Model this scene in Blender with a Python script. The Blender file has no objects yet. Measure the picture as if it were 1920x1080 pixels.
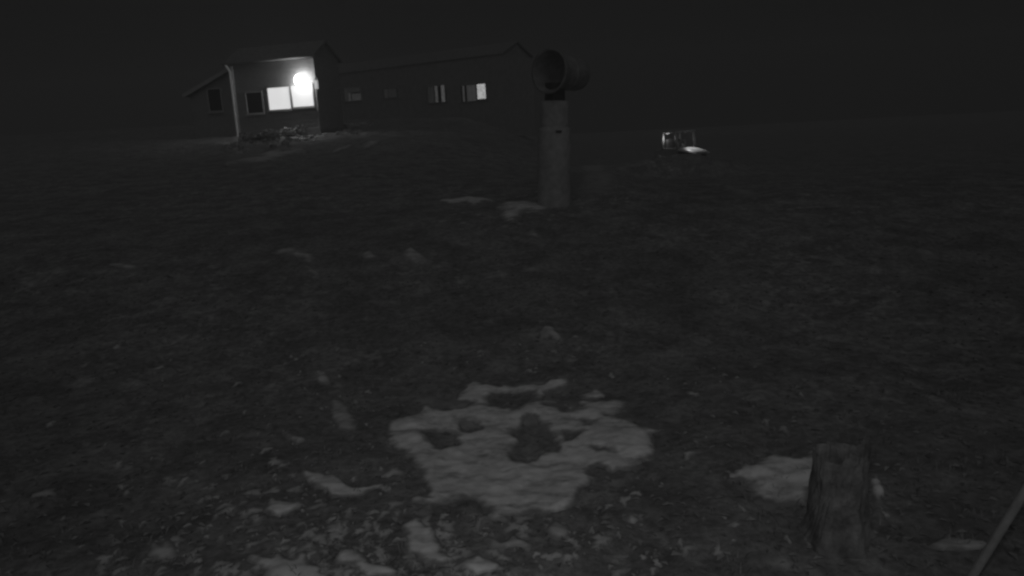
import bpy, bmesh, math, random
import numpy as np
from mathutils import Vector, Matrix

random.seed(7)
rng = np.random.default_rng(11)
S = bpy.context.scene
COL = S.collection
R = math.radians

# ------------------------------------------------------------------ camera
FPX, W, H = 1371.0, 1920.0, 1080.0
CAM_Z, PITCH, ROLL = 1.6, 12.0, 3.0
cd = bpy.data.cameras.new("camera")
cam = bpy.data.objects.new("camera", cd)
COL.objects.link(cam)
cd.sensor_width = 36.0
cd.lens = 36.0 * FPX / W
cd.clip_start, cd.clip_end = 0.05, 2000.0
CAM_M = Matrix.Translation((0, 0, CAM_Z)) @ Matrix.Rotation(R(90 - PITCH), 4, 'X') @ Matrix.Rotation(R(-ROLL), 4, 'Z')
cam.matrix_world = CAM_M
S.camera = cam

# ------------------------------------------------------------------ world, added fill light, camera lamp, exposure
NIGHT = 0.0052
world = bpy.data.worlds.new("World")
S.world = world
world.use_nodes = True
bg = world.node_tree.nodes["Background"]
bg.inputs[0].default_value = (1, 1, 1, 1)
bg.inputs[1].default_value = NIGHT

sl = bpy.data.lights.new("fill_sun", 'SUN')  # added wide fill light, no such source in view, lifts the dark ground
sl.energy = 0.116
sl.angle = R(75)
so = bpy.data.objects.new("fill_sun", sl)
COL.objects.link(so)
so.rotation_euler = (R(42), 0, R(12))

# the infrared lamp of the night camera that took the picture
il = bpy.data.lights.new("infrared_lamp", 'SPOT')
il.energy = 40.0
il.spot_size = R(92)
il.spot_blend = 1.0
il.shadow_soft_size = 0.06
io = bpy.data.objects.new("infrared_lamp", il)
COL.objects.link(io)
io.matrix_world = Matrix.Translation((-0.15, -0.25, CAM_Z + 0.5)) @ Matrix.Rotation(R(-3), 4, 'Z') @ Matrix.Rotation(R(90 - 18.0), 4, 'X')

S.view_settings.view_transform = 'Standard'
S.view_settings.look = 'None'
S.view_settings.exposure = 0.0
S.view_settings.gamma = 1.0
S.render.engine = 'CYCLES'
S.cycles.use_denoising = True
S.cycles.use_adaptive_sampling = False
S.cycles.filter_width = 2.5
S.cycles.max_bounces = 6
S.cycles.volume_bounces = 0
S.cycles.sample_clamp_indirect = 0.5
S.cycles.sample_clamp_direct = 5.0
S.cycles.use_light_tree = False

# ------------------------------------------------------------------ noise and terrain
_perm = rng.random((256, 256))
def vnoise(x, y):
    x = np.asarray(x, float); y = np.asarray(y, float)
    xi = np.floor(x).astype(int); yi = np.floor(y).astype(int)
    fx = x - xi; fy = y - yi
    fx = fx*fx*(3-2*fx); fy = fy*fy*(3-2*fy)
    a = _perm[xi & 255, yi & 255]; b = _perm[(xi+1) & 255, yi & 255]
    c = _perm[xi & 255, (yi+1) & 255]; d = _perm[(xi+1) & 255, (yi+1) & 255]
    return (a*(1-fx)+b*fx)*(1-fy) + (c*(1-fx)+d*fx)*fy
def fbm(x, y, o=3):
    s = 0; a = 1.0; t = 0
    for k in range(o):
        s = s + a*(vnoise(x*2**k + 17.3*k, y*2**k + 9.1*k) - .5); t += a; a *= .5
    return s/t*2
def sst(a, b, x):
    t = np.clip((np.asarray(x, float)-a)/(b-a), 0, 1)
    return t*t*(3-2*t)
def gz(x, y):
    x = np.asarray(x, float); y = np.asarray(y, float)
    rise = 0.62*sst(4.0, 10.0, y)
    wl = 1 - sst(-3.0, 5.0, x)
    far = np.clip(y, 10, 52) - 10
    z = rise + wl*0.062*far - (1-wl)*0.6*sst(11, 22, y)
    z = z + 0.30*np.exp(-((x-1.35)/.75)**2 - ((y-11.0)/1.0)**2)          # bank right of the pipe
    z = z + 0.66*np.exp(-((x-5.3)/2.2)**2 - ((y-22.2)/.58)**2)            # low bank before the vehicle
    z = z - 0.012*np.clip(x-2, 0, 40)*sst(3, 12, y)
    hs = np.exp(-((x+8)/6.0)**2 - ((y-28.0)/5.0)**2)
    z = z + 0.20*hs*fbm(x*1.5+3, y*1.1, 4) + .016*fbm(x*8.3, y*8.3, 3)*(1-sst(6, 12, y))
    z = z + 0.035*fbm(x*.9, y*.9) * sst(0, 3, y) + 0.016*fbm(x*3.7+5, y*3.7) + 0.10*fbm(x*.21, y*.21)*sst(8, 20, y)
    return z
def g1(x, y): return float(gz(x, y))

CAM_O = CAM_M.translation.copy()
CAM_R = CAM_M.to_3x3()
def ray(px, py):
    return (CAM_R @ Vector(((px-W/2)/FPX, -(py-H/2)/FPX, -1.0))).normalized()
_T = 0.6*1.011**np.arange(490)
def ground_at(px, py):
    d = ray(px, py); c = CAM_O
    f = (c.z+d.z*_T) - gz(c.x+d.x*_T, c.y+d.y*_T)
    k = np.nonzero(f < 0)[0]
    if len(k) == 0: return c + d*float(_T[-1])
    k = max(int(k[0]), 1)
    t = np.linspace(_T[k-1], _T[k], 24)
    f = (c.z+d.z*t) - gz(c.x+d.x*t, c.y+d.y*t)
    m = int(np.nonzero(f < 0)[0][0]) if (f < 0).any() else 23
    return c + d*float(t[m])
def at_dist(px, py, y):
    d = ray(px, py)
    return CAM_O + d*((y - CAM_O.y)/d.y)

# ------------------------------------------------------------------ materials (grey: the night camera sees no colour)
def mat(name, v=.2, rough=.9, spread=0.0, scale=8.0, bump=0.0, emit=0.0, metal=0.0, island=False, spec=.2, wave=None):
    m = bpy.data.materials.new(name); m.use_nodes = True
    nt = m.node_tree; N = nt.nodes; L = nt.links
    b = N["Principled BSDF"]
    b.inputs["Base Color"].default_value = (v, v, v, 1)
    b.inputs["Roughness"].default_value = rough
    b.inputs["Metallic"].default_value = metal
    b.inputs["Specular IOR Level"].default_value = spec
    if emit:
        b.inputs["Emission Color"].default_value = (1, 1, 1, 1)
        b.inputs["Emission Strength"].default_value = emit
    tc = N.new("ShaderNodeTexCoord")
    if spread or bump:
        n1 = N.new("ShaderNodeTexNoise"); n1.inputs["Scale"].default_value = scale
        n1.inputs["Detail"].default_value = 6; n1.inputs["Roughness"].default_value = .62
        L.new(tc.outputs["Object"], n1.inputs["Vector"])
        fac = n1.outputs["Fac"]
        if spread:
            mr = N.new("ShaderNodeMapRange")
            mr.inputs["From Min"].default_value = .3; mr.inputs["From Max"].default_value = .7
            mr.inputs["To Min"].default_value = v*(1-spread); mr.inputs["To Max"].default_value = v*(1+spread)
            L.new(fac, mr.inputs["Value"])
            out = mr.outputs["Result"]
            if island:
                ge = N.new("ShaderNodeNewGeometry")
                m2 = N.new("ShaderNodeMapRange"); m2.inputs["To Min"].default_value = .65; m2.inputs["To Max"].default_value = 1.35
                L.new(ge.outputs["Random Per Island"], m2.inputs["Value"])
                mu = N.new("ShaderNodeMath"); mu.operation = 'MULTIPLY'
                L.new(out, mu.inputs[0]); L.new(m2.outputs["Result"], mu.inputs[1]); out = mu.outputs[0]
            cc = N.new("ShaderNodeCombineColor")
            for i in range(3): L.new(out, cc.inputs[i])
            L.new(cc.outputs[0], b.inputs["Base Color"])
        if bump:
            bp = N.new("ShaderNodeBump"); bp.inputs["Strength"].default_value = bump; bp.inputs["Distance"].default_value = .02
            L.new(fac, bp.inputs["Height"]); L.new(bp.outputs["Normal"], b.inputs["Normal"])
    return m

M = dict(
    ground=mat("soil_and_dead_turf", .25, spread=.3, scale=3.2, bump=.35),
    snow=mat("old_snow", .76, .7, spread=.22, scale=9, bump=.35),
    snow_dim=mat("thin_dirty_snow", .50, .8, spread=.30, scale=7, bump=.4),
    snow_faint=mat("frosted_turf", .34, .9, spread=.3, scale=5, bump=.4),
    leaf=mat("dry_leaf", .24, .8, spread=.25, scale=30, island=True),
    grass=mat("dead_grass", .24, .85, spread=.3, scale=20, island=True),
    concrete=mat("weathered_concrete", .40, .85, spread=.22, scale=9, bump=.25),
    cowl=mat("cowl_plaster", .25, .85, spread=.25, scale=9, bump=.25),
    neck=mat("neck_iron", .05, .6, spread=.2, scale=14),
    bark=mat("bark", .23, .95, spread=.6, scale=10, bump=1.0),
    cutwood=mat("cut_wood", .14, .9, spread=.4, scale=22, bump=.4),
    pole=mat("peeled_wood", .42, .7, spread=.2, scale=20, bump=.2),
    board=mat("painted_clapboard", .30, .6, spread=.12, scale=6),
    trim=mat("white_trim", .68, .5, spread=.06, scale=5),
    frame=mat("window_frame_paint", .45, .5, spread=.06, scale=6),
    roof=mat("roof_felt", .25, .9, spread=.25, scale=7, bump=.3),
    base=mat("rubble_base", .25, .9, spread=.3, scale=5, bump=.5),
    darkglass=mat("dark_glass", .02, .1, spec=.5),
    shrub=mat("shrub_leaf", .42, .3, spread=.35, scale=14, island=True, spec=.6),
    stem=mat("shrub_stem", .15, .9, spread=.3, scale=20),
    farwall=mat("far_wall", .34, .85, spread=.15, scale=3),
    body=mat("vehicle_paint_dark", .32, .4, spread=.15, scale=5, spec=.4),
    bonnet=mat("vehicle_paint_white", .75, .35, spread=.06, scale=6, spec=.4),
    cabpaint=mat("cab_frame_paint", .42, .45, spread=.1, scale=8, spec=.4),
    rubber=mat("dusty_rubber", .30, .9, spread=.2, scale=12),
    rim=mat("wheel_rim", .3, .4, spread=.15, scale=9, metal=.5),
    seat=mat("seat_cover", .1, .8, spread=.2, scale=14),
)
def emit_mat(name, e, spread=.0, scale=6.0):
    m = mat(name, .3, .6)
    nt = m.node_tree; N = nt.nodes; L = nt.links; b = N["Principled BSDF"]
    b.inputs["Emission Color"].default_value = (1, 1, 1, 1)
    b.inputs["Emission Strength"].default_value = e
    m.cycles.emission_sampling = 'NONE'
    if spread:
        tc = N.new("ShaderNodeTexCoord"); n = N.new("ShaderNodeTexNoise"); n.inputs["Scale"].default_value = scale
        n.inputs["Detail"].default_value = 4
        L.new(tc.outputs["Object"], n.inputs["Vector"])
        mr = N.new("ShaderNodeMapRange"); mr.inputs["From Min"].default_value = .3; mr.inputs["From Max"].default_value = .7
        mr.inputs["To Min"].default_value = e*(1-spread); mr.inputs["To Max"].default_value = e*(1+spread)
        L.new(n.outputs["Fac"], mr.inputs["Value"]); L.new(mr.outputs["Result"], b.inputs["Emission Strength"])
    return m

def snow_mat(name, v, bare=.25, scale=9.0):
    """old snow: where the layer is thin (vertex attribute cover) the turf shows through"""
    m = mat(name, v, .75, spread=.18, scale=scale, bump=.3)
    nt = m.node_tree; N = nt.nodes; L = nt.links; b = N["Principled BSDF"]
    src = b.inputs["Base Color"].links[0].from_socket
    at = N.new("ShaderNodeAttribute"); at.attribute_name = "cover"
    tc = N.new("ShaderNodeTexCoord")
    n = N.new("ShaderNodeTexNoise"); n.inputs["Scale"].default_value = 26; n.inputs["Detail"].default_value = 5
    n2 = N.new("ShaderNodeTexNoise"); n2.inputs["Scale"].default_value = 5.0; n2.inputs["Detail"].default_value = 7; n2.inputs["Roughness"].default_value = .62
    mp = N.new("ShaderNodeMapping"); mp.inputs["Scale"].default_value = (.8, 1.9, 1)
    L.new(tc.outputs["Object"], mp.inputs[0]); L.new(mp.outputs[0], n2.inputs["Vector"])
    L.new(tc.outputs["Object"], n.inputs["Vector"])
    a1_ = N.new("ShaderNodeMath"); a1_.operation = 'MULTIPLY_ADD'; L.new(n.outputs["Fac"], a1_.inputs[0]); a1_.inputs[1].default_value = .9
    L.new(at.outputs["Fac"], a1_.inputs[2])
    a2_ = N.new("ShaderNodeMath"); a2_.operation = 'MULTIPLY_ADD'; L.new(n2.outputs["Fac"], a2_.inputs[0]); a2_.inputs[1].default_value = 2.9
    L.new(a1_.outputs[0], a2_.inputs[2])
    mr = N.new("ShaderNodeMapRange"); mr.interpolation_type = 'SMOOTHSTEP'
    mr.inputs["From Min"].default_value = 1.90; mr.inputs["From Max"].default_value = 3.2
    L.new(a2_.outputs[0], mr.inputs["Value"])
    mx = N.new("ShaderNodeMix"); mx.data_type = 'RGBA'
    L.new(mr.outputs["Result"], mx.inputs["Factor"])
    mx.inputs[6].default_value = (bare, bare, bare, 1)
    L.new(src, mx.inputs[7]); L.new(mx.outputs[2], b.inputs["Base Color"])
    return m
def ground_mat():
    m = bpy.data.materials.new("frosted_soil_and_dead_turf"); m.use_nodes = True
    nt = m.node_tree; N = nt.nodes; L = nt.links; b = N["Principled BSDF"]
    b.inputs["Roughness"].default_value = .95; b.inputs["Specular IOR Level"].default_value = .1
    tc = N.new("ShaderNodeTexCoord")
    def nz(scale, det, ro, lo, hi, a, c):
        n = N.new("ShaderNodeTexNoise"); n.inputs["Scale"].default_value = scale; n.inputs["Detail"].default_value = det
        n.inputs["Roughness"].default_value = ro
        L.new(tc.outputs["Object"], n.inputs["Vector"])
        r = N.new("ShaderNodeMapRange"); r.interpolation_type = 'SMOOTHSTEP'
        for k, v in zip(("From Min", "From Max", "To Min", "To Max"), (lo, hi, a, c)): r.inputs[k].default_value = v
        L.new(n.outputs["Fac"], r.inputs["Value"]); return r.outputs["Result"], n.outputs["Fac"]
    def op(o, a, c):
        q = N.new("ShaderNodeMath"); q.operation = o
        L.new(a, q.inputs[0])
        if isinstance(c, float): q.inputs[1].default_value = c
        else: L.new(c, q.inputs[1])
        return q.outputs[0]
    soil, _ = nz(2.6, 7, .65, .3, .7, .19, .33)
    fine, ff_ = nz(19, 6, .7, .3, .7, .7, 1.3)
    frost, _ = nz(6.5, 8, .70, .50, .66, 0.0, 1.0)
    zone, _ = nz(.55, 3, .5, .36, .62, 0.0, 1.0)
    fr = op('MULTIPLY', op('MULTIPLY', frost, zone), .20)
    col = op('ADD', op('MULTIPLY', soil, fine), fr)
    cc = N.new("ShaderNodeCombineColor")
    for i in range(3): L.new(col, cc.inputs[i])
    L.new(cc.outputs[0], b.inputs["Base Color"])
    bp = N.new("ShaderNodeBump"); bp.inputs["Strength"].default_value = .6; bp.inputs["Distance"].default_value = .03
    L.new(ff_, bp.inputs["Height"]); L.new(bp.outputs["Normal"], b.inputs["Normal"])
    return m
M["ground"] = ground_mat()
M["snow"] = snow_mat("old_snow_on_turf", .90)
M["snow_dim"] = snow_mat("thin_snow_on_turf", .60)
M["snow_faint"] = snow_mat("frost_on_turf", .36)
def set_cover(me, vals):
    a = me.attributes.new("cover", 'FLOAT', 'POINT'); a.data.foreach_set("value", np.asarray(vals, dtype=np.float32))

# ------------------------------------------------------------------ object helpers
def link(name, me, material=None, parent=None, mw=None):
    o = bpy.data.objects.new(name, me); COL.objects.link(o)
    if material is not None: me.materials.append(material)
    if parent is not None: o.parent = parent
    if mw is not None: o.matrix_local = mw
    return o
def obj(name, bm, material, parent=None, mw=None, smooth=False):
    bmesh.ops.recalc_face_normals(bm, faces=bm.faces)
    me = bpy.data.meshes.new(name); bm.to_mesh(me); bm.free()
    if smooth:
        for p in me.polygons: p.use_smooth = True
    return link(name, me, material, parent, mw)
def raw(name, vs, fs, material, parent=None, smooth=False):
    me = bpy.data.meshes.new(name); me.from_pydata([tuple(v) for v in vs], [], [tuple(f) for f in fs]); me.update()
    if smooth:
        for p in me.polygons: p.use_smooth = True
    return link(name, me, material, parent)
def tag(o, label=None, cat=None, group=None, kind=None):
    if label: o["label"] = label
    if cat: o["category"] = cat
    if group: o["group"] = group
    if kind: o["kind"] = kind
    return o
def thing(name, loc, label, cat, rz=0.0, group=None):
    o = bpy.data.objects.new(name, None); COL.objects.link(o); o.empty_display_size = .1
    o.location = loc; o.rotation_euler = (0, 0, rz)
    return tag(o, label, cat, group)
def box(bm, x0, x1, y0, y1, z0, z1, bev=0.0):
    r = bmesh.ops.create_cube(bm, size=1.0)
    for v in r["verts"]:
        v.co = Vector((x0+(v.co.x+.5)*(x1-x0), y0+(v.co.y+.5)*(y1-y0), z0+(v.co.z+.5)*(z1-z0)))
    if bev:
        es = list({e for v in r["verts"] for e in v.link_edges})
        bmesh.ops.bevel(bm, geom=es, offset=bev, segments=2, affect='EDGES', profile=.5)
    return bm
def B(*a, **k):
    return box(bmesh.new(), *a, **k)
def lathe(bm, prof, n=40, mw=None, jit=0.0):
    rings = []
    for (r, z) in prof:
        ring = []
        for i in range(n):
            a = 2*math.pi*i/n
            rr = r*(1 + jit*math.sin(3*a+z*7)*.5 + jit*(random.random()-.5))
            p = Vector((rr*math.cos(a), rr*math.sin(a), z))
            ring.append(bm.verts.new(mw @ p if mw else p))
        rings.append(ring)
    for a, b in zip(rings, rings[1:]):
        for i in range(n):
            bm.faces.new((a[i], a[(i+1) % n], b[(i+1) % n], b[i]))
    return rings
def cap(bm, ring): bm.faces.new(ring)
def tube(bm, pts, rads, n=10):
    rings = []
    for i, p in enumerate(pts):
        d = (pts[min(i+1, len(pts)-1)] - pts[max(i-1, 0)]).normalized()
        u = d.orthogonal().normalized() if i == 0 else (u - d*u.dot(d)).normalized()
        v = d.cross(u)
        rings.append([bm.verts.new(p + (u*math.cos(2*math.pi*k/n)+v*math.sin(2*math.pi*k/n))*rads[i]) for k in range(n)])
    for a, b in zip(rings, rings[1:]):
        for k in range(n): bm.faces.new((a[k], a[(k+1) % n], b[(k+1) % n], b[k]))
    bm.faces.new(rings[0]); bm.faces.new(rings[-1])
    return bm

# ------------------------------------------------------------------ ground
ys = list(np.arange(-6, 1.6, .25))
y = 1.6
while y < 330:
    ys.append(y); y *= 1.017
ys = np.array(ys)
us = np.linspace(-1, 1, 421)
us = np.sign(us)*(.55*np.abs(us) + .45*np.abs(us)**3)
GX = us[None, :]*((np.clip(ys, 0, None)[:, None]+4.0)*1.35)
GY = np.repeat(ys[:, None], len(us), 1)
GZ = gz(GX, GY)
nr, nc = GX.shape
vs = np.stack([GX, GY, GZ], -1).reshape(-1, 3)
idx = np.arange(nr*nc).reshape(nr, nc)
fs = np.stack([idx[:-1, :-1], idx[:-1, 1:], idx[1:, 1:], idx[1:, :-1]], -1).reshape(-1, 4)
me = bpy.data.meshes.new("ground")
me.from_pydata(vs.tolist(), [], fs.tolist())
for p in me.polygons: p.use_smooth = True
tag(link("ground", me, M["ground"]), kind="structure")

# ------------------------------------------------------------------ house on the rise
def plane_hit(px, py, o, n):
    d = ray(px, py); return CAM_O + d*((o-CAM_O).dot(n)/d.dot(n))
HY = 32.0
YAW = R(-18)                       # right end of the front stands nearer the camera
A0 = at_dist(450, 262, HY)
DU = Vector((math.cos(YAW), math.sin(YAW), 0)); DN = Vector((DU.y, -DU.x, 0))   # DN points to the camera
house = thing("house", A0, "clapboard house on the rise with two brightly lit windows under a wall lamp", "house", YAW)
def HL(px, py):
    p = plane_hit(px, py, A0, DN) - A0
    return p.dot(DU), p.z          # along the front, up
def span(pts):
    q = [HL(*p) for p in pts]
    return (sum(q[i][0] for i in (0, 3))/2, sum(q[i][0] for i in (1, 2))/2, sum(q[i][1] for i in (2, 3))/2, sum(q[i][1] for i in (0, 1))/2)
win = [span([(503, 167), (545, 161), (545, 202), (507, 208)]),
       span([(548, 162), (587, 156), (589, 197), (551, 202)]),
       span([(463, 176), (492, 172), (494, 210), (466, 213)])]
UR = HL(598, 215)[0]               # right end of the front
UT = HL(438, 118)[1]               # eave
DEPTH = 1.9
OUT = .03
# local axes: x along the front, -y towards the camera, z up (rotated by YAW about z)
obj("wall", B(0, UR, 0.02, DEPTH, .28, UT), M["board"], house)
obj("plinth", B(-.03, UR+.03, -.04, DEPTH+.05, -1.6, .28), M["base"], house)
rowh = .15
nrow = int((UT-.28)/rowh)
for k in range(nrow):
    z0 = .28+k*rowh; z1 = z0+rowh
    cuts = sorted([(w[0]-.05, w[1]+.05) for w in win if w[2]-.05 < z1-.02 and w[3]+.05 > z0+.02])
    x = 0.09; segs = []
    for a, b in cuts:
        if a > x+.02: segs.append((x, a))
        x = max(x, b)
    if UR-.09 > x: segs.append((x, UR-.09))
    for a, b in segs:
        bm = bmesh.new()
        v = [bm.verts.new(p) for p in ((a, -.030, z0+.004), (b, -.030, z0+.004), (b, -.006, z1), (a, -.006, z1),
                                       (a, .018, z0+.004), (b, .018, z0+.004), (b, .018, z1), (a, .018, z1))]
        for f in ((0, 1, 2, 3), (4, 7, 6, 5), (0, 4, 5, 1), (3, 2, 6, 7), (0, 3, 7, 4), (1, 5, 6, 2)): bm.faces.new([v[i] for i in f])
        obj("clapboard", bm, M["board"], house)
obj("corner_board", B(-.05, .09, -.05, .10, .28, UT), M["trim"], house)
obj("corner_board", B(UR-.09, UR+.03, -.045, .10, .28, UT), M["board"], house)
# roof: gable over the main block, ridge along the front
rb = bmesh.new()
pr = [(-.2, UT-.02), (DEPTH/2, UT+.68), (DEPTH+.2, UT-.02)]
v0 = []
for x in (-.25, UR+.1):
    v0.append([rb.verts.new((x, a, b)) for a, b in pr] + [rb.verts.new((x, a, b-.12)) for a, b in pr])
for i in (0, 1):
    rb.faces.new((v0[0][i], v0[0][i+1], v0[1][i+1], v0[1][i])); rb.faces.new((v0[0][i+3], v0[1][i+3], v0[1][i+4], v0[0][i+4]))
for s in v0:
    rb.faces.new((s[0], s[1], s[4], s[3])); rb.faces.new((s[1], s[2], s[5], s[4]))
rb.faces.new((v0[0][0], v0[1][0], v0[1][3], v0[0][3])); rb.faces.new((v0[0][2], v0[0][5], v0[1][5], v0[1][2]))
roof = obj("roof", rb, M["roof"], house)
for x in (0.03, UR-.03):
    gb = bmesh.new()
    gb.faces.new([gb.verts.new(p) for p in ((x, 0.05, UT-.01), (x, DEPTH-.05, UT-.01), (x, DEPTH/2, UT+.62))])
    obj("gable", gb, M["board"], house)
obj("gutter", tube(bmesh.new(), [Vector((-.2, -.27, UT-.05)), Vector((UR+.25, -.27, UT-.05))], [.05, .05], 10), M["board"], house, smooth=True)
# annex on the left with a roof that falls away to the left
a1 = HL(380, 146); a1 = (a1[0]-1.2, a1[1]-.62)
ab = bmesh.new()
tz = UT-.12
for yy in (.06, 4.5): pass
q = [(-.06, -.3), (a1[0]+.2, -.3), (a1[0]+.2, a1[1]-.1), (-.06, tz-.1)]
fr = [ab.verts.new((x, .25, z)) for x, z in q]; bk = [ab.verts.new((x, 2.2, z)) for x, z in q]
ab.faces.new(fr); ab.faces.new(bk[::-1])
for i in range(4): ab.faces.new((fr[i], bk[i], bk[(i+1) % 4], fr[(i+1) % 4]))
obj("annex_wall", ab, M["board"], house)
ar = bmesh.new()
q = [(-.05, tz-.09), (a1[0], a1[1]-.09), (a1[0], a1[1]+.03), (-.05, tz+.03)]
fr = [ar.verts.new((x, .06, z)) for x, z in q]; bk = [ar.verts.new((x, 2.4, z)) for x, z in q]
ar.faces.new(fr); ar.faces.new(bk[::-1])
for i in range(4): ar.faces.new((fr[i], bk[i], bk[(i+1) % 4], fr[(i+1) % 4]))
obj("annex_roof", ar, M["roof"], house)
vb = bmesh.new()
q = [(-.06, tz-.14), (a1[0], a1[1]-.14), (a1[0], a1[1]+.02), (-.06, tz+.02)]
fr = [vb.verts.new((x, .02, z)) for x, z in q]; bk = [vb.verts.new((x, .055, z)) for x, z in q]
vb.faces.new(fr); vb.faces.new(bk[::-1])
for i in range(4): vb.faces.new((fr[i], bk[i], bk[(i+1) % 4], fr[(i+1) % 4]))
obj("verge_board", vb, M["frame"], house)
dp = [Vector((-.06, -.27, UT-.06)), Vector((-.03, -.25, UT-.16)), Vector((.0, -.12, UT-.36)), Vector((.0, -.11, .2)), Vector((.0, -.2, .02))]
obj("downpipe", tube(bmesh.new(), dp, [.055]*5, 12), M["trim"], house, smooth=True)

lit = emit_mat("lit_window_blind", .80, .02, 3)
def framed_window(parent, w, y, pane_mat, fm, bar=False, fw=.05, name="window"):
    x0, x1, z0, z1 = w
    bm = bmesh.new()
    box(bm, x0-fw, x0, y-.05, y+.04, z0-fw, z1+fw); box(bm, x1, x1+fw, y-.05, y+.04, z0-fw, z1+fw)
    box(bm, x0, x1, y-.05, y+.04, z1, z1+fw); box(bm, x0, x1, y-.05, y+.04, z0-fw, z0)
    f = obj(name, bm, fm, parent)
    obj("pane", B(x0-.004, x1+.004, y-.012, y+.012, z0-.004, z1+.004), pane_mat, f)
    obj("sill", B(x0-fw-.04, x1+fw+.04, y-.11, y-.052, z0-fw-.04, z0-fw+.004), fm, f)
    return f
framed_window(house, win[0], -.02, lit, M["frame"])
framed_window(house, win[1], -.02, lit, M["frame"])
framed_window(house, win[2], -.02, M["darkglass"], M["frame"])
aw = HL(389, 188)
framed_window(house, (aw[0]-.1, aw[0]+.55, aw[1]-.45, aw[1]+.45), .235, M["darkglass"], M["frame"])
# wall lamp above the right-hand lit window
lx, lz = HL(570, 151)
lamp_glow = bpy.data.materials.new("lamp_bloom_glass"); lamp_glow.use_nodes = True     # glowing globe, oversized to stand in for bloom: lets the bulb's light through
_nt = lamp_glow.node_tree; _nt.nodes.remove(_nt.nodes["Principled BSDF"])
_e = _nt.nodes.new("ShaderNodeEmission"); _e.inputs[1].default_value = 1.6
_t = _nt.nodes.new("ShaderNodeBsdfTransparent"); _a = _nt.nodes.new("ShaderNodeAddShader")
_nt.links.new(_e.outputs[0], _a.inputs[0]); _nt.links.new(_t.outputs[0], _a.inputs[1]); _nt.links.new(_a.outputs[0], _nt.nodes["Material Output"].inputs[0])
lamp_glow.cycles.emission_sampling = 'NONE'
br = bmesh.new()
tube(br, [Vector((lx, -.018, lz)), Vector((lx, -.05, lz))], [.04, .04], 10)
lathe(br, [(.001, .0), (.09, .0), (.09, .03), (.001, .03)], 16, Matrix.Translation((lx, -.022, lz)) @ Matrix.Rotation(R(90), 4, 'X'))
wl_ = obj("wall_lamp", br, M["frame"], house)
gl = bmesh.new()
bmesh.ops.create_uvsphere(gl, u_segments=20, v_segments=14, radius=.25)
obj("lamp_bloom_globe", gl, lamp_glow, wl_, Matrix.Translation((lx, -.272, lz+.0)), smooth=True)
lp = bpy.data.lights.new("wall_lamp_light", 'POINT'); lp.energy = 46; lp.shadow_soft_size = .06
lpo = bpy.data.objects.new("wall_lamp_light", lp); COL.objects.link(lpo); lpo.parent = wl_; lpo.location = (lx, -.272, lz+.0)
# small lantern at the right corner
sx, sz = HL(596, 159)
ln = bmesh.new()
box(ln, sx-.07, sx+.07, -.20, -.05, sz+.17, sz+.21); box(ln, sx-.06, sx+.06, -.19, -.05, sz-.21, sz-.17)
box(ln, sx-.02, sx+.02, -.05, .0, sz-.25, sz+.25)
lan = obj("corner_lantern", ln, M["frame"], house)
obj("lantern_glass", B(sx-.05, sx+.05, -.18, -.06, sz-.168, sz+.168), emit_mat("lantern_glow", .42), lan)

# ------------------------------------------------------------------ long building behind
E0 = at_dist(940, 215, 40.0)
E1 = at_dist(630, 215, 47.0)
EU = (E0-E1); EU.z = 0; EL = EU.length; EU.normalize(); EN = Vector((EU.y, -EU.x, 0))
zb = g1(E1.x, E1.y)
far = thing("long_building", (E1.x, E1.y, zb), "long low building behind with a row of four dim curtained windows", "building", math.atan2(EU.y, EU.x))
eo = Vector((E1.x, E1.y, zb))
def EP(px, py):
    p = plane_hit(px, py, eo, EN) - eo
    return p.dot(EU), p.z
etop = EP(780, 122)[1]
obj("wall", B(-2.5, EL+.25, 0.0, 3.0, -1.5, etop), M["farwall"], far)
rb = bmesh.new()
pr = [(-.04, etop+.0), (1.5, etop+.70), (3.04, etop+.0)]
v0 = []
for x in (-2.8, EL+.29):
    v0.append([rb.verts.new((x, a, b+.08)) for a, b in pr] + [rb.verts.new((x, a, b+.01)) for a, b in pr])
for i in (0, 1):
    rb.faces.new((v0[0][i], v0[0][i+1], v0[1][i+1], v0[1][i])); rb.faces.new((v0[0][i+3], v0[1][i+3], v0[1][i+4], v0[0][i+4]))
for s in v0:
    rb.faces.new((s[0], s[1], s[4], s[3])); rb.faces.new((s[1], s[2], s[5], s[4]))
rb.faces.new((v0[0][0], v0[1][0], v0[1][3], v0[0][3])); rb.faces.new((v0[0][2], v0[0][5], v0[1][5], v0[1][2]))
obj("roof", rb, M["roof"], far)
for x in (-2.4, EL+.15):
    gb = bmesh.new()
    gb.faces.new([gb.verts.new(p) for p in ((x, .05, etop-.01), (x, 2.95, etop-.01), (x, 1.5, etop+.70))])
    obj("gable", gb, M["farwall"], far)
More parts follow.
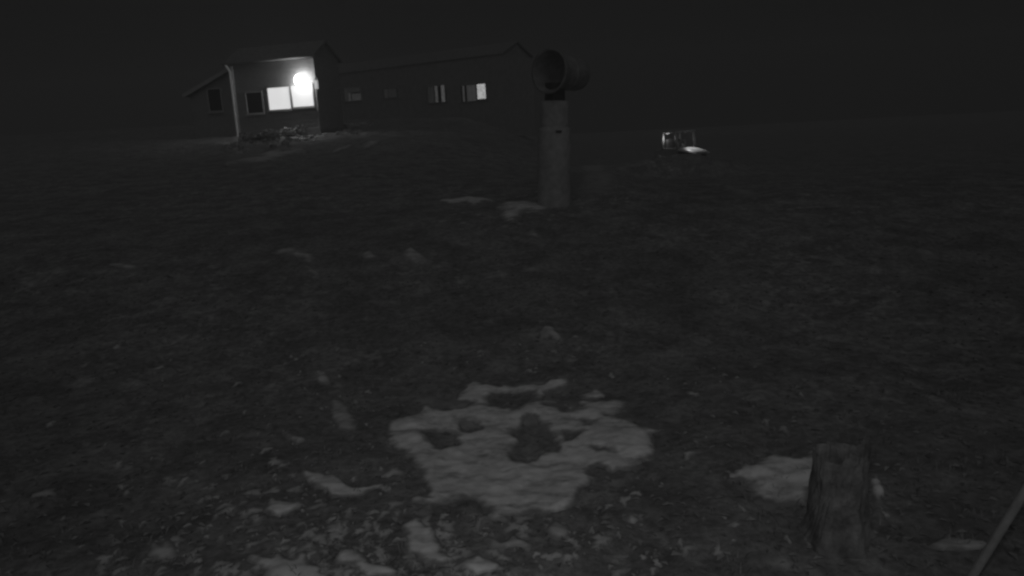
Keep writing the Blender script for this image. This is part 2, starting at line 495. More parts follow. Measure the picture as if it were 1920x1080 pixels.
def far_window(x0, x1, y0, y1, strips):
    a = EP(x0, (y0+y1)/2)[0]; b = EP(x1, (y0+y1)/2)[0]
    zt = EP((x0+x1)/2, y0)[1]; z0 = EP((x0+x1)/2, y1)[1]
    fw = .05
    bm = bmesh.new()
    box(bm, a-fw, a, -.06, -.004, z0-fw, zt+fw); box(bm, b, b+fw, -.06, -.004, z0-fw, zt+fw)
    box(bm, a, b, -.06, -.004, zt, zt+fw); box(bm, a, b, -.06, -.004, z0-fw, z0)
    f = obj("window", bm, M["farwall"], far)
    obj("pane", B(a, b, -.016, -.006, z0, zt), M["darkglass"], f)
    for (p0, p1, e, r0, r1) in strips:
        s0 = EP(p0, (y0+y1)/2)[0]; s1 = EP(p1, (y0+y1)/2)[0]
        # a hanging curtain lit from within, gently folded
        n = max(4, int((s1-s0)/.07)); bm = bmesh.new(); top = []; bot = []
        za = z0+(zt-z0)*r0; zc = z0+(zt-z0)*r1
        cols = []
        for i in range(n+1):
            x = s0+(s1-s0)*i/n; yy = -.030+.009*math.sin(i*1.9)
            cols.append((bm.verts.new((x, yy, za)), bm.verts.new((x, yy, zc)), bm.verts.new((x, yy+.012, za)), bm.verts.new((x, yy+.012, zc))))
        for c, d in zip(cols, cols[1:]):
            bm.faces.new((c[0], d[0], d[1], c[1])); bm.faces.new((c[2], c[3], d[3], d[2]))
        obj("curtain", bm, emit_mat("lit_curtain", e, .35, 9), f)
far_window(645, 678, 164, 189, [(646, 653.5, .008, .0, 1), (654, 658, .030, 0, .6), (660, 677, .022, .0, .52), (654, 677, .007, .62, 1)])
far_window(720, 746, 166, 183, [(721, 728, .009, 0, 1), (729, 744, .006, 0, 1)])
far_window(802, 838, 161, 192, [(803, 815, .007, 0, 1), (816.5, 821.5, .045, 0, 1), (828, 834.5, .06, 0, 1)])
far_window(865, 913, 159, 189, [(868, 871.5, .035, 0, 1), (876, 893, .027, 0, 1), (895.5, 911, .42, .08, 1)])
e2 = EP(905, 177)

# ------------------------------------------------------------------ shrubs at the foot of the house
def shrub(px, py, rad, hgt, n, label):
    p = ground_at(px, py)
    t = thing("shrub", (p.x, p.y, p.z), label, "shrub", group="low shrubs along the foot of the house")
    sb = bmesh.new()
    for k in range(7):
        a = random.uniform(0, 6.28); e = Vector((math.cos(a)*rad*.7, math.sin(a)*rad*.7, hgt*random.uniform(.6, .95)))
        tube(sb, [Vector((0, 0, -.05)), e*.5+Vector((0, 0, .05)), e], [.016, .011, .004], 5)
    obj("stem", sb, M["stem"], t)
    vs_, fs_ = [], []
    for k in range(n):
        a = random.uniform(0, 6.28); rr = rad*math.sqrt(random.random()); z = hgt*random.uniform(.1, 1)*(1-.45*(rr/rad)**2)
        c = Vector((rr*math.cos(a), rr*math.sin(a), z))
        q = Matrix.Rotation(random.uniform(0, 6.28), 3, 'Z') @ Matrix.Rotation(random.uniform(-1.1, 1.1), 3, 'X')
        l, w = random.uniform(.05, .11), random.uniform(.02, .045); i = len(vs_)
        for d in ((-l, 0, 0), (0, -w, .012), (l, 0, -.01), (0, w, .012)): vs_.append(c + q @ Vector(d))
        fs_ += [(i, i+1, i+2), (i, i+2, i+3)]
    raw("foliage", vs_, fs_, M["shrub"], t)
shr = [(470, 268, .42, .40, "leafy shrub at the foot of the white corner board"),
       (505, 262, .45, .40, "low shrub under the gap left of the lit windows"),
       (540, 256, .42, .38, "low shrub below the left lit window"),
       (572, 252, .40, .50, "shiny leaved shrub glinting below the wall lamp"),
       (602, 248, .42, .50, "shrub with bright specks at the right corner of the house"),
       (634, 246, .42, .45, "last shrub of the row, past the right corner of the house")]
for (px, py, r_, h_, lb) in shr: shrub(px, py, r_, h_, 420, lb)

rv, rf = [], []
for k in range(260):
    px = random.uniform(425, 700); base = 262-(px-450)*.16
    p = ground_at(px, base+random.uniform(4, 26)*random.random()+3); r_ = random.uniform(.03, .13); i = len(rv)
    q = Matrix.Rotation(random.uniform(0, 6), 3, 'Z')
    for d in ((-1, -.8, -.5), (1, -.9, -.5), (1.1, .8, -.5), (-.9, 1, -.5), (-.7, -.5, .6), (.6, -.6, .75), (.7, .6, .5), (-.6, .6, .65)):
        rv.append(p + q @ (Vector(d)*r_*random.uniform(.75, 1.2)))
    rf += [(i+a, i+b, i+c, i+d) for a, b, c, d in ((3, 2, 1, 0), (4, 5, 6, 7), (0, 1, 5, 4), (1, 2, 6, 5), (2, 3, 7, 6), (3, 0, 4, 7))]
tag(raw("rubble", rv, rf, mat("rubble_stone", .38, .8, spread=.4, scale=4, island=True)), "small stones scattered over the lit ground below the house", "rubble", kind="stuff")

# ------------------------------------------------------------------ vent pipe with cowl
pb = ground_at(1039, 384)
PD = pb.y
S1 = math.hypot(pb.y, .0)/FPX/ math.cos(R(6))
pipe = thing("vent_pipe", pb, "thick upright vent pipe topped by a round cowl with an open mouth", "vent pipe")
pipe.rotation_euler = (0, R(2.6), 0)
def hz(py): return (at_dist(1039, py, PD) - pb).z
z1, z2, z3, zc = hz(241), hz(190), hz(163), hz(133)
r1, r2 = 30.5*S1, 26*S1
RM, RB = 39*S1, 29*S1
bm = bmesh.new()
rg = lathe(bm, [(r1*.99, -.25), (r1*1.0, .1), (r1*.985, z1*.5), (r1*1.0, z1-.02), (r1*.97, z1), (r2*.9, z1+.004)], 48, jit=.006)
obj("lower_pipe", bm, M["concrete"], pipe, smooth=True)
bm = bmesh.new()
rg = lathe(bm, [(r2*.97, z1-.02), (r2, z1+.015), (r2*.99, z2-.03), (r2*.95, z2), (r2*.7, z2+.008)], 48, jit=.006); cap(bm, rg[-1])
obj("upper_pipe", bm, M["concrete"], pipe, smooth=True)
bm = bmesh.new()
lathe(bm, [(r2*.72, z2), (r2*.70, zc-RB*.72)], 32)
obj("neck", bm, M["neck"], pipe, smooth=True)
# cowl: hollow barrel, its flared mouth turned to the camera's left
ax = Vector((-.66, -.72, .03)).normalized()       # out of the mouth
mouth = at_dist(1017, 134, PD-.20) - pb
q = ax.to_track_quat('Z', 'Y').to_matrix().to_4x4()
Lb = .62
MW = Matrix.Translation(mouth) @ q
bm = bmesh.new()
prof = [(RM*.90, -.01), (RM, .005), (RM*1.0, -.035), (RM*.93, -.05), (RB*1.02, -.17), (RB, -.30), (RB, -Lb+.08), (RB*.93, -Lb+.01), (RB*.6, -Lb-.03), (.002, -Lb-.04)]
inner = [(RM*.90, -.01), (RM*.84, -.06), (RB*.9, -.18), (RB*.88, -Lb+.10), (.002, -Lb+.07)]
lathe(bm, prof, 44, MW); lathe(bm, inner, 44, MW)
cw = obj("cowl", bm, M["cowl"], pipe, smooth=True)
bm = bmesh.new()
lathe(bm, [(RB*1.0, -.33), (RB*1.04, -.335), (RB*1.04, -.375), (RB*1.0, -.38)], 44, MW)
obj("clamp_band", bm, M["cowl"], cw, smooth=True)
bm = bmesh.new()
lathe(bm, [(r2*1.0, z1-.012), (r2*1.07, z1-.01), (r2*1.07, z1+.018), (r2*1.0, z1+.02)], 44)
obj("joint_ring", bm, M["concrete"], pipe, smooth=True)
bm = bmesh.new()
box(bm, .00, .075, -r1*1.035, -r1*.93, z1-.055, z1-.022, .006)
obj("joint_bolt", bm, M["neck"], pipe)

# ------------------------------------------------------------------ off-road vehicle at the right
VD = 24.0
vc = at_dist(1273, 278, VD)        # middle of the cab's lower window edge
vz = g1(vc.x, vc.y)
beltz = vc.z - vz
VROT = R(-60)                      # local +x is the bonnet end
veh = thing("utility_vehicle", (vc.x, vc.y, vz), "small utility vehicle with open lit cab and bright pale bonnet", "vehicle", VROT)
cw_, cl0, cl1 = .42, -.62, .35
bm = bmesh.new(); box(bm, -.75, .38, -cw_, cw_, .34, beltz-.02, .05); obj("body", bm, M["body"], veh)
bm = bmesh.new()
nx, ny = 10, 12; rows = []
for i in range(nx+1):
    t = i/nx; xx = .37+t*.66; rw = cw_*(.98-.18*t*t); row = []
    for j in range(ny+1):
        s = -1+2*j/ny
        row.append(bm.verts.new((xx, s*rw, beltz+.03-.13*t**1.5-.05*abs(s)**3.2)))
    rows.append(row)
for a, b in zip(rows, rows[1:]):
    for j in range(ny): bm.faces.new((a[j], b[j], b[j+1], a[j+1]))
ex = bmesh.ops.extrude_face_region(bm, geom=list(bm.faces))
for v in [e for e in ex["geom"] if isinstance(e, bmesh.types.BMVert)]: v.co.z -= .05
obj("bonnet", bm, M["bonnet"], veh, smooth=True)
bm = bmesh.new(); box(bm, .38, 1.01, -cw_*.8, cw_*.8, .34, beltz-.26, .04); obj("front_body", bm, M["body"], veh)
roofz = beltz+.50
for (x, yy, tilt) in ((.34, -.38, -.08), (.34, .38, -.08), (-.34, -.38, 0), (-.34, .38, 0)):
    obj("cab_pillar", tube(bmesh.new(), [Vector((x, yy, beltz-.04)), Vector((x+tilt, yy, roofz))], [.05, .05], 8), M["cabpaint"], veh, smooth=True)
obj("roof", B(-.42, .32, -.44, .44, roofz, roofz+.07, .025), M["cabpaint"], veh)
obj("window_rail", B(-.34, .34, -.42, -.37, beltz-.03, beltz+.02, .01), M["cabpaint"], veh)
obj("window_rail", B(-.34, .34, .37, .42, beltz-.03, beltz+.02, .01), M["cabpaint"], veh)
obj("seat", B(-.3, .05, -.3, .3, beltz-.28, beltz-.12, .04), M["seat"], veh)
obj("seat_back", B(-.33, -.24, -.3, .3, beltz-.12, beltz+.30, .04), M["seat"], veh)
st = bmesh.new()
lathe(st, [(.145, -.012), (.165, 0), (.145, .012), (.13, 0), (.145, -.012)], 24, Matrix.Translation((.12, .02, beltz+.14)) @ Matrix.Rotation(R(-62), 4, 'Y'))
tube(st, [Vector((.12, .02, beltz+.14)), Vector((.30, .02, beltz+.02))], [.018, .018], 8)
obj("steering_wheel", st, M["cabpaint"], veh, smooth=True)
obj("dashboard", B(.18, .36, -.36, .36, beltz-.1, beltz+.05, .03), M["cabpaint"], veh)
for (x, yy) in ((.72, -.42), (.72, .42), (-.45, -.42), (-.45, .42)):
    wm = Matrix.Translation((x, yy, .30)) @ Matrix.Rotation(R(90), 4, 'X')
    wb = bmesh.new(); lathe(wb, [(.17, -.08), (.28, -.08), (.30, -.05), (.30, .05), (.28, .08), (.17, .08), (.17, -.08)], 28, wm)
    ty = obj("wheel", wb, M["rubber"], veh, smooth=False)
    wb = bmesh.new(); lathe(wb, [(.002, -.04), (.1, -.05), (.17, -.07), (.17, .07), (.1, .05), (.002, .04)], 24, wm)
    obj("rim", wb, M["rim"], ty)
for yy in (-.22, .22):
    hb = bmesh.new(); lathe(hb, [(.002, .03), (.08, .02), (.09, 0), (.06, -.06), (.002, -.07)], 20, Matrix.Translation((1.03, yy, beltz-.38)) @ Matrix.Rotation(R(90), 4, 'Y'))
    obj("headlight", hb, M["darkglass"], veh, smooth=True)
# lit lamps: cab lamp under the roof, work lamp on the front roof edge
cl = obj("cab_lamp", B(-.22, -.16, -.34, -.28, roofz-.035, roofz-.002), emit_mat("cab_lamp_glow", .35), veh)
wlm = bmesh.new(); box(wlm, .345, .40, -.1, .1, roofz-.02, roofz+.05, .01)
wk = obj("work_lamp", wlm, M["cabpaint"], veh)
wkl = bpy.data.lights.new("work_lamp_light", 'SPOT'); wkl.energy = 9; wkl.spot_size = R(72); wkl.spot_blend = .6; wkl.shadow_soft_size = .03
wlo = bpy.data.objects.new("work_lamp_light", wkl); COL.objects.link(wlo); wlo.parent = veh
wlo.matrix_local = Matrix.Translation((.43, 0, roofz-.02)) @ Vector((.45, 0, -.9)).to_track_quat('-Z', 'Y').to_matrix().to_4x4()

cbl = bpy.data.lights.new("cab_lamp_light", 'POINT'); cbl.energy = 1.2; cbl.shadow_soft_size = .03
cbo = bpy.data.objects.new("cab_lamp_light", cbl); COL.objects.link(cbo); cbo.parent = cl; cbo.location = (-.16, -.36, roofz-.15)

# ------------------------------------------------------------------ snow patches
def poly_sd(poly, X, Y):
    P = np.array(poly); n = len(P)
    d2 = np.full(X.shape, 1e9); inside = np.zeros(X.shape, bool)
    for i in range(n):
        ax_, ay_ = P[i]; bx, by = P[(i+1) % n]
        ex_, ey = bx-ax_, by-ay_
        t = np.clip(((X-ax_)*ex_+(Y-ay_)*ey)/(ex_*ex_+ey*ey+1e-12), 0, 1)
        d2 = np.minimum(d2, (X-ax_-t*ex_)**2+(Y-ay_-t*ey)**2)
        c = ((ay_ > Y) != (by > Y))
        xi = (bx-ax_)*(Y-ay_)/((by-ay_) if abs(by-ay_) > 1e-12 else 1e-12)+ax_
        inside ^= c & (X < xi)
    return np.where(inside, np.sqrt(d2), -np.sqrt(d2))
def gpoly(pts): return [(p.x, p.y) for p in (ground_at(*q) for q in pts)]
def snow_mesh(outers, holes, thick, cell, rough):
    polys = [gpoly(o) for o in outers]; hp = [gpoly(h) for h in holes]
    allp = np.array([p for q in polys for p in q])
    x0, y0 = allp.min(0)-cell*3; x1, y1 = allp.max(0)+cell*3
    nx_ = min(190, int((x1-x0)/cell)+2); ny_ = min(230, int((y1-y0)/cell)+2)
    X, Y = np.meshgrid(np.linspace(x0, x1, nx_), np.linspace(y0, y1, ny_))
    dist = (y0+y1)/2
    wk_ = 22/dist; wa = .011*dist
    WX = X + wa*fbm(X*wk_, Y*wk_*.6, 4); WY = Y + wa*1.9*fbm(X*wk_+31, Y*wk_*.6+7, 4)
    sd = np.max([poly_sd(p, WX, WY) for p in polys], 0)
    for h in hp: sd = np.minimum(sd, -poly_sd(h, WX, WY))
    sc = 60/max(2.0, dist)
    sd = sd + .006*dist/3*(vnoise(X*140/dist, Y*70/dist)-.5) + rough*(fbm(X*sc*.35, Y*sc*.22, 4)*1.0 + .5*fbm(X*sc*1.4+3, Y*sc*1.1, 2))
    sd = sd + rough*.45
    edge = rough*1.6+.01
    Hh = thick*np.clip(sd/edge, -.6, 1.0)
    Hh = np.where(Hh > 0, thick*np.sqrt(np.clip(Hh/thick, 0, 1)), Hh)
    Hh = Hh + np.where(sd > 0, .35*thick*fbm(X*sc*.28+40, Y*sc*.6, 3)*np.clip(sd/edge/2, 0, 1), 0)
    C = np.clip(sd/(rough*1.5+.008), 0, 1)
    Z = gz(X, Y) + Hh - .001
    keep = Hh > -.5*thick
    cellk = keep[:-1, :-1] & keep[1:, :-1] & keep[:-1, 1:] & keep[1:, 1:]
    id_ = np.arange(nx_*ny_).reshape(ny_, nx_)
    F = np.stack([id_[:-1, :-1][cellk], id_[:-1, 1:][cellk], id_[1:, 1:][cellk], id_[1:, :-1][cellk]], -1)
    V = np.stack([X, Y, Z], -1).reshape(-1, 3)
    used, inv = np.unique(F, return_inverse=True)
    return V[used], inv.reshape(-1, 4), C.reshape(-1)[used]
def to(zx, zy, s, pts): return [(zx+a/s, zy+b/s) for a, b in pts]
def patch(label, outers, holes=(), m="snow", thick=.013, cell=None, rough=.02):
    c = ground_at(*outers[0][0]); dist = c.y
    cell = cell or max(.008, dist*.0035)
    V, F, C = snow_mesh(outers, holes, thick, cell, rough)
    if len(F) == 0: print("EMPTY PATCH", label); return
    o = raw("snow_patch", V.tolist(), F.tolist(), M[m], smooth=True)
    set_cover(o.data, C)
    # origin at the patch itself
    ctr = Vector(V.mean(0)); o.data.transform(Matrix.Translation(-ctr)); o.location = ctr
    return tag(o, label, "snow patch", "snow patches left on the ground")

s4 = lambda p: to(700, 680, 3.31, p)
s7 = lambda p: to(200, 660, 2.571, p)
s8 = lambda p: to(1360, 800, 4.5, p)
s5 = lambda p: to(1600, 880, 5.4, p)
s6 = lambda p: to(700, 900, 3.2, p)
s3 = lambda p: to(700, 280, 3.556, p)
s9 = lambda p: to(0, 380, 2.133, p)
sh = lambda p: to(420, 220, 5.647, p)
sb_ = lambda p: to(900, 380, 3.177, p)

patch("largest pale snow patch, ragged and holed, in the middle of the near ground",
      [s4([(105, 470), (120, 380), (230, 350), (310, 320), (300, 285), (430, 310), (560, 290), (640, 260), (520, 235), (520, 195), (560, 140), (640, 120),
           (700, 155), (840, 160), (1000, 130), (1120, 100), (1225, 88), (1215, 130), (1080, 175), (1050, 200), (1040, 240), (1120, 245), (1250, 285),
           (1300, 285), (1310, 262), (1480, 245), (1580, 255), (1560, 300), (1440, 330), (1500, 345), (1600, 370), (1690, 405), (1790, 415), (1700, 440),
           (1740, 540), (1690, 590), (1590, 680), (1480, 692), (1380, 660), (1330, 690), (1360, 730), (1290, 810), (1200, 890), (1050, 930),
           (960, 925), (850, 950), (790, 970), (700, 900), (620, 835), (540, 855), (400, 890), (340, 945), (290, 935), (330, 880), (240, 850), (250, 820),
           (330, 840), (350, 720), (300, 640), (180, 560)])],
      [s4([(850, 420), (900, 395), (960, 330), (1010, 400), (1060, 415), (1115, 450), (1125, 560), (1040, 600), (900, 606), (850, 570), (895, 480)]),
       s4([(290, 430), (400, 430), (520, 450), (480, 520), (400, 545), (340, 490)]),
       s4([(510, 350), (640, 360), (680, 420), (560, 440)]),
       s4([(710, 235), (800, 190), (990, 185), (1010, 250), (900, 292), (730, 285)]),
       s4([(1180, 430), (1350, 440), (1290, 495), (1190, 485)]),
       s4([(1280, 350), (1360, 365), (1330, 398)]),
       s4([(1060, 262), (1180, 250), (1260, 292), (1150, 305)]),
       s4([(1370, 552), (1560, 555), (1480, 578)]),
       s4([(380, 280), (480, 268), (470, 305), (400, 305)])],
      thick=.017, cell=.0105, rough=.028)
patch("thin greyish slush fringe along the far edge of the largest snow patch",
      [s4([(250, 330), (260, 215), (360, 205), (420, 240), (520, 190), (570, 120), (640, 110), (720, 160), (850, 150), (1000, 120), (1230, 80), (1230, 130), (1080, 180),
           (1130, 215), (1240, 235), (1300, 280), (1560, 240), (1580, 310), (1440, 340), (1640, 370), (1500, 480), (1100, 450), (700, 420), (300, 400)])],
      [s4([(720, 235), (800, 195), (980, 190), (990, 250), (900, 288), (740, 280)]), s4([(870, 420), (920, 380), (1000, 390), (1060, 420), (1000, 480), (890, 480)]),
       s4([(1110, 262), (1180, 258), (1250, 285), (1160, 295)]), s4([(390, 285), (470, 275), (460, 300), (410, 300)])],
      m="snow_faint", thick=.004, cell=.0105, rough=.035)
patch("small rounded snow patch just beyond the right side of the largest patch", [s4([(1310, 215), (1370, 170), (1430, 180), (1445, 215), (1370, 232)])])
patch("bright pale snow patch touching the left side of the tree stump",
      [s8([(90, 410), (200, 340), (370, 280), (540, 255), (640, 280), (690, 220), (740, 200), (840, 300), (860, 430), (760, 520), (700, 600), (640, 640), (480, 690), (290, 660), (265, 580), (250, 490), (200, 450)])],
      thick=.017, rough=.03)
patch("narrow upright snow sliver just right of the tree stump", [s8([(1195, 410), (1240, 450), (1285, 410), (1335, 540), (1310, 640), (1230, 655), (1205, 520)])], m="snow", rough=.008)
patch("low snow patch with a pointed tip beside the leaning pole", [s5([(790, 810), (880, 720), (940, 640), (960, 540), (990, 690), (1050, 630), (1100, 700), (1280, 710), (1360, 775), (1290, 815), (1040, 815)])], m="snow_dim", rough=.008)
patch("short snow streak by itself left of the foot of the tree stump", [s8([(30, 830), (100, 792), (170, 800), (100, 848)])], m="snow_dim", rough=.006)
patch("upright oval snow patch up and left of the largest patch", [s7([(1055, 240), (1090, 222), (1170, 270), (1210, 320), (1200, 370), (1130, 372), (1080, 300)])], m="snow_dim", rough=.02)
patch("small round snow patch behind the upright oval one", [s7([(975, 110), (1050, 95), (1070, 150), (1010, 152)])], m="snow_dim", rough=.02)
patch("small slanting snow patch between the oval patch and the long jagged streak", [s7([(840, 380), (880, 368), (950, 420), (920, 442)])], m="snow_dim", rough=.018)
patch("long jagged snow streak lying left of the largest patch", [s7([(960, 572), (1050, 588), (1130, 615), (1200, 645), (1250, 635), (1330, 640), (1240, 675), (1200, 685), (1100, 692), (1010, 655)])], rough=.014)
patch("blocky snow patch just in front of the long jagged streak", [s7([(765, 762), (800, 692), (880, 715), (940, 708), (965, 742), (880, 762), (840, 797), (790, 772)])], rough=.014)
patch("ring-like broken snow patch alone at the lower left", [s7([(185, 1000), (220, 905), (260, 940), (300, 895), (335, 960), (320, 1012), (260, 1002)])], m="snow_dim", rough=.016)
patch("broad snow patch at the bottom edge left of the middle", [s7([(680, 985), (740, 985), (800, 1000), (815, 955), (900, 990), (960, 955), (985, 1020), (1060, 1060), (1120, 1110), (780, 1120), (770, 1050), (740, 1032)])], rough=.016)
patch("hooked snow patch at the bottom edge near the middle", [s7([(1090, 1025), (1110, 955), (1200, 955), (1260, 990), (1345, 1030), (1400, 1060), (1400, 1090), (1270, 1065), (1200, 1015)])], rough=.014)
patch("tall irregular snow patch below the left tip of the largest patch", [s7([(1440, 845), (1500, 815), (1570, 860), (1595, 920), (1600, 970), (1670, 1000), (1620, 1025), (1520, 1015), (1460, 960), (1470, 900)])], rough=.016)
patch("flat snow streak at the bottom edge under the tall irregular patch", [s7([(1590, 1052), (1700, 1015), (1790, 975), (1850, 1000), (1900, 1030), (1850, 1060), (1720, 1065)])], rough=.014)
patch("pair of broken snow scraps below the front edge of the largest patch", [s6([(650, 350), (690, 345), (770, 380), (820, 330), (860, 340), (930, 370), (930, 412), (860, 382), (780, 412), (700, 395)])], m="snow_dim", rough=.014)
patch("lone oval snow scrap in front and right of the largest patch", [s6([(1500, 225), (1540, 208), (1585, 230), (1545, 252)])], m="snow_dim", rough=.006)
patch("faint snow patch below the middle of the front edge of the largest patch", [s6([(1035, 300), (1090, 250), (1180, 285), (1150, 330), (1070, 352)])], m="snow_dim", rough=.014)
patch("dome shaped snow lump alone between the pipe and the largest patch", [sb_([(355, 795), (380, 757), (440, 762), (495, 822), (420, 808)])], m="snow_dim", thick=.05, rough=.02)
patch("long thin snow streak left of the foot of the vent pipe", [s3([(400, 352), (470, 336), (520, 330), (580, 322), (650, 314), (720, 326), (810, 346), (800, 352), (740, 346), (670, 372), (600, 350), (540, 362), (470, 362)])], m="snow", thick=.02, rough=.055)
patch("snow patch spread against the left foot of the vent pipe", [s3([(800, 366), (850, 342), (930, 352), (1040, 346), (1170, 380), (1130, 400), (1080, 428), (1010, 405), (960, 440), (940, 482), (890, 460), (860, 420)])], m="snow", thick=.03, rough=.10)
patch("faint snow scrap in front of the vent pipe", [s3([(1000, 562), (1060, 538), (1105, 590), (1080, 585)])], m="snow_dim", rough=.05)
patch("faint frosted slope on the bank right of the vent pipe", [s3([(1310, 200), (1430, 120), (1540, 95), (1600, 180), (1580, 270), (1450, 290), (1330, 270)])], m="snow_faint", rough=.12)
patch("faint curved snow streak far out left of the middle", [s9([(1105, 190), (1180, 175), (1260, 220), (1240, 240), (1170, 217)])], m="snow_dim", rough=.06)
patch("faint small snow scrap trailing the curved streak", [s9([(1195, 245), (1240, 262), (1290, 288), (1270, 297), (1215, 270)])], m="snow_dim", rough=.04)
patch("faint low snow mound between the curved streak and the pipe", [s9([(1575, 238), (1630, 182), (1715, 242), (1640, 250)])], m="snow_dim", thick=.06, rough=.05)
patch("faint tiny snow mark left of the low snow mound", [s9([(1445, 212), (1490, 203), (1505, 222), (1470, 225)])], m="snow_dim", rough=.03)
patch("faint snow smear far out at the left", [s9([(445, 245), (490, 235), (545, 262), (520, 278), (470, 260)])], m="snow_dim", rough=.05)
patch("long faint snow bank on the slope below the house", [sh([(0, 512), (70, 478), (180, 458), (350, 438), (520, 368), (620, 388), (740, 352), (815, 348), (800, 388), (700, 415), (600, 445), (500, 472), (380, 492), (190, 485), (60, 505)])], m="snow_dim", thick=.08, rough=.3)
patch("short snow streak below the last house shrub", [sh([(1200, 352), (1290, 308), (1315, 335), (1230, 362)])], m="snow_dim", thick=.06, rough=.15)
patch("hooked snow streak below the dim row of windows", [sh([(1535, 310), (1580, 268), (1655, 258), (1625, 292), (1560, 325)])], m="snow_dim", thick=.06, rough=.15)
patch("faint snow streak on the dark slope right of the vehicle", [[(1352, 350), (1375, 352), (1422, 370), (1418, 376), (1370, 362)]], m="snow_faint", thick=.05, rough=.1)
patch("faint long snow streak on the slope at the far right", [[(1690, 466), (1740, 474), (1770, 488), (1730, 488), (1700, 478)]], m="snow_faint", thick=.05, rough=.06)

# flecks: too many and too small to count
fv, ff, fc = [], [], []
def fleck(px, py, rpx, thick=.007):
    c = ground_at(px, py); s = c.y*1.06/FPX; rx = rpx*s; ry = rpx*s*random.uniform(1.2, 1.8)
    n = 18; jt = [random.uniform(.72, 1.28) for _ in range(n)]; i0 = len(fv); ph = random.uniform(0, 6)
    rings = ((0, 1), (.45, .92), (.8, .55), (1.0, -.25))
    for (k, h) in rings:
        for a in range(n if k else 1):
            t = 2*math.pi*a/n; w = 1+.35*math.sin(2*t+ph)+.28*math.sin(3*t+2.3*ph)+.2*math.sin(5*t+2*ph)
            w *= jt[a] if k > .9 else 1; x = c.x+rx*k*w*math.cos(t); y = c.y+ry*k*w*math.sin(t)
            fv.append((x, y, thick*h)); fc.append(1.4-k*1.25)
    for a in range(n): ff.append((i0, i0+1+a, i0+1+(a+1) % n))
    for r_ in range(2):
        b0 = i0+1+r_*n; b1 = b0+n
        for a in range(n): ff.append((b0+a, b1+a, b1+(a+1) % n, b0+(a+1) % n))
for (x, y, r_) in [(422, 811, 6), (446, 719, 7), (425, 893, 9), (239, 922, 8), (266, 983, 7), (457, 981, 8), (530, 990, 6), (637, 988, 12), (602, 1010, 14),
                   (690, 1003, 9), (497, 844, 9), (528, 875, 10), (514, 868, 6), (1078, 632, 6), (1303, 740, 10), (1146, 705, 7), (1437, 790, 9), (1470, 806, 12),
                   (1515, 1012, 9), (1476, 1010, 8), (1224, 1070, 9), (1110, 995, 8), (1160, 1003, 7), (1122, 1030, 6), (1275, 1018, 8), (1063, 1046, 10),
                   (993, 695, 6), (1040, 660, 7), (668, 755, 8), (690, 735, 6), (735, 712, 8), (700, 960, 9), (745, 963, 7), (840, 1005, 9), (1005, 1040, 7), (985, 988, 12),
                   (160, 685, 8), (95, 795, 9), (300, 690, 6), (745, 1012, 8), (826, 982, 7), (1290, 852, 11), (1660, 965, 6), (1690, 880, 5), (275, 1052, 11), (300, 1070, 10),
                   (352, 985, 6), (220, 650, 6), (900, 660, 6), (600, 940, 7), (560, 915, 6), (1205, 1045, 6), (1195, 925, 9), (1140, 950, 8), (1380, 985, 4)]:
    fleck(x, y, r_)
for k in range(300):
    px = random.gauss(680, 250); py = 1085-abs(random.gauss(0, 95))
    if py > 1084 or (760 < px < 1130 and py < 965): continue
    fleck(px, py, random.uniform(3, 16), .004)
for k in range(300):
    px = random.gauss(840, 330); py = random.uniform(640, 1079)
    if 730 < px < 1230 and 700 < py < 960: continue
    if 1380 < px < 1660 and 800 < py: continue
    fleck(px, py, random.uniform(1.2, 4.5), .004)
FV = np.array(fv); FV[:, 2] += gz(FV[:, 0], FV[:, 1])
fo = raw("snow_flecks", FV.tolist(), ff, M["snow_dim"], smooth=True); set_cover(fo.data, fc)
tag(fo, "tiny scattered flecks of old snow over the near ground", "snow", kind="stuff")

# ------------------------------------------------------------------ leaf litter and dead grass
def scatter(n, ymax, half):
    out = []
    while len(out) < n:
        y_ = 1.9*(ymax/1.9)**random.random(); x_ = random.uniform(-1, 1)*(y_*half+.4)
        out.append((x_, y_))
    return np.array(out)
P = scatter(6000, 7.5, .95); Z = gz(P[:, 0], P[:, 1])
lv, lf = [], []
for (x, y_), z in zip(P, Z):
    l = random.uniform(.010, .028); w = l*random.uniform(.35, .6)
    q = Matrix.Rotation(random.uniform(0, 6.28), 3, 'Z') @ Matrix.Rotation(random.uniform(-.22, .22), 3, 'X') @ Matrix.Rotation(random.uniform(-.15, .15), 3, 'Y')
    c = Vector((x, y_, z+.002)); i = len(lv)
    for d in ((-l, 0, 0), (-l*.2, -w, .006), (l, 0, -.002), (-l*.2, w, .006), (0, 0, -.003)): lv.append(c + q @ Vector(d))
    lf += [(i, i+1, i+4), (i+1, i+2, i+4), (i+2, i+3, i+4), (i+3, i, i+4)]
tag(raw("leaf_litter", lv, lf, M["leaf"]), "dry fallen leaves strewn over the dark ground", "leaves", kind="stuff")
gv, gf = [], []
P = scatter(900, 14, .95); P = P[((P[:, 0]-.12)/.85)**2+((P[:, 1]-3.5)/1.3)**2 > 1]; Z = gz(P[:, 0], P[:, 1])
for (x, y_), z in zip(P, Z):
    for b in range(random.randint(6, 12)):
        a = random.uniform(0, 6.28); l = random.uniform(.02, .055); le = random.uniform(.3, 1.3)*l
        bx, by = x+random.gauss(0, .03), y_+random.gauss(0, .03)
        d = Vector((math.cos(a), math.sin(a), 0)); sN = Vector((-d.y, d.x, 0))*random.uniform(.0015, .003)
        c = Vector((bx, by, z-.005)); i = len(gv)
        gv += [c-sN, c+sN, c+d*le*.45+Vector((0, 0, l*.6))+sN*.7, c+d*le*.45+Vector((0, 0, l*.6))-sN*.7, c+d*le+Vector((0, 0, l*.75))]
        gf += [(i, i+1, i+2, i+3), (i+3, i+2, i+4)]
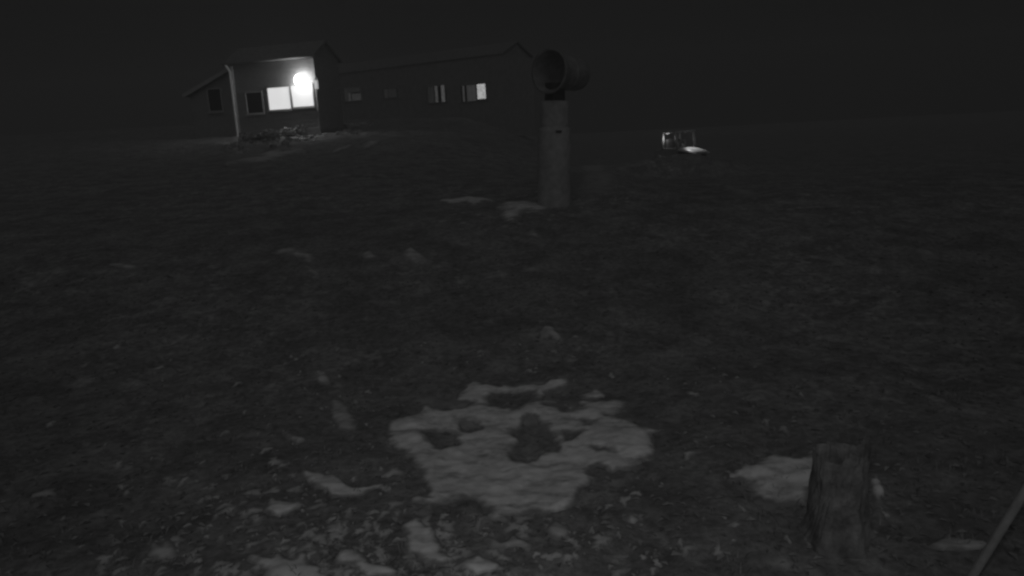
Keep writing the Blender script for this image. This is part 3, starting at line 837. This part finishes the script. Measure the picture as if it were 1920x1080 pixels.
tag(raw("dead_grass", gv, gf, M["grass"]), "short tufts of dead grass over the dark ground", "grass", kind="stuff")

# ------------------------------------------------------------------ tree stump
sp = ground_at(1570, 1010)
ss = sp.y*1.1/FPX
stump = thing("tree_stump", sp, "rough dark tree stump standing in front of a bright snow patch", "tree stump")
sr = 47*ss; shh = 180*ss
bm = bmesh.new(); n = 96; rings = []
lev = 34
ridge = [random.uniform(-1, 1) for _ in range(n)]
for k in range(lev+1):
    t = k/lev; z = -.08+t*(shh+.08); ring = []
    fl = 1+.28*math.exp(-max(z, 0)/.07)
    for i in range(n):
        a = 2*math.pi*i/n
        f = fl*(1+.05*math.sin(3*a+1)+.035*math.sin(5*a+.6+t*1.5)) + .28*math.exp(-max(z, 0)/.05)*max(0, math.cos(5*a+.4))*.5
        f += .17*float(fbm(math.cos(a)*2.6+3, math.sin(a)*2.6+t*5.5, 5)) + .05*float(fbm(math.cos(a)*9+3, math.sin(a)*9+t*7, 2)) + .05*float(fbm(math.cos(a)*2.2+7, math.sin(a)*2.2+t*2.5, 3))
        top = z if k < lev else shh*(.88+.20*math.sin(a+2.2)+.08*math.sin(a*3+1)+.07*ridge[i]) 
        ring.append(bm.verts.new((sr*f*math.cos(a), sr*f*math.sin(a), top)))
    rings.append(ring)
for a, b in zip(rings, rings[1:]):
    for i in range(n): bm.faces.new((a[i], a[(i+1) % n], b[(i+1) % n], b[i]))
obj("bark", bm, M["bark"], stump, smooth=False)
bm = bmesh.new(); c = bm.verts.new((0, 0, shh*.60)); rr = []
for i in range(36):
    a = 2*math.pi*i/36; rr.append(bm.verts.new((sr*.93*math.cos(a), sr*.93*math.sin(a), shh*.62+.03*random.random())))
for i in range(36): bm.faces.new((c, rr[i], rr[(i+1) % 36]))
obj("cut_top", bm, M["cutwood"], stump)

# ------------------------------------------------------------------ leaning pole in the bottom right corner
p0 = ground_at(1800, 1118)
p1 = at_dist(1985, 820, p0.y-.12)
dirp = (p1-p0)
pts = [p0-dirp*.08] + [p0+dirp*t+Vector((.004*math.sin(t*3), 0, .03*math.sin(min(t, 1)*math.pi)*.3)) for t in np.linspace(0, 2.3, 24)]
ss = p0.y*1.1/FPX
pr_ = [8.2*ss*(1-.18*i/len(pts)) for i in range(len(pts))]
po = obj("leaning_pole", tube(bmesh.new(), [p-p0 for p in pts], pr_, 14), M["pole"], smooth=True)
po.location = p0
tag(po, "thin pale wooden pole leaning out of the ground at the bottom right corner", "pole")

# ------------------------------------------------------------------ thin haze, added to stand in for lens glare round the lamp
hb = B(-130, 130, -8, 130, -9, 14)
hz_ = obj("haze", hb, None)
hm = bpy.data.materials.new("haze"); hm.use_nodes = True
nt = hm.node_tree; nt.nodes.remove(nt.nodes["Principled BSDF"])
pv = nt.nodes.new("ShaderNodeVolumePrincipled")
pv.inputs["Color"].default_value = (.9, .9, .9, 1); pv.inputs["Density"].default_value = .0065; pv.inputs["Anisotropy"].default_value = .0
nt.links.new(pv.outputs[0], nt.nodes["Material Output"].inputs["Volume"])
hm.cycles.volume_sampling = 'EQUIANGULAR'
hz_.data.materials.append(hm); hz_["kind"] = "stuff"; hz_["label"] = "thin added haze that spreads the lamp glow"
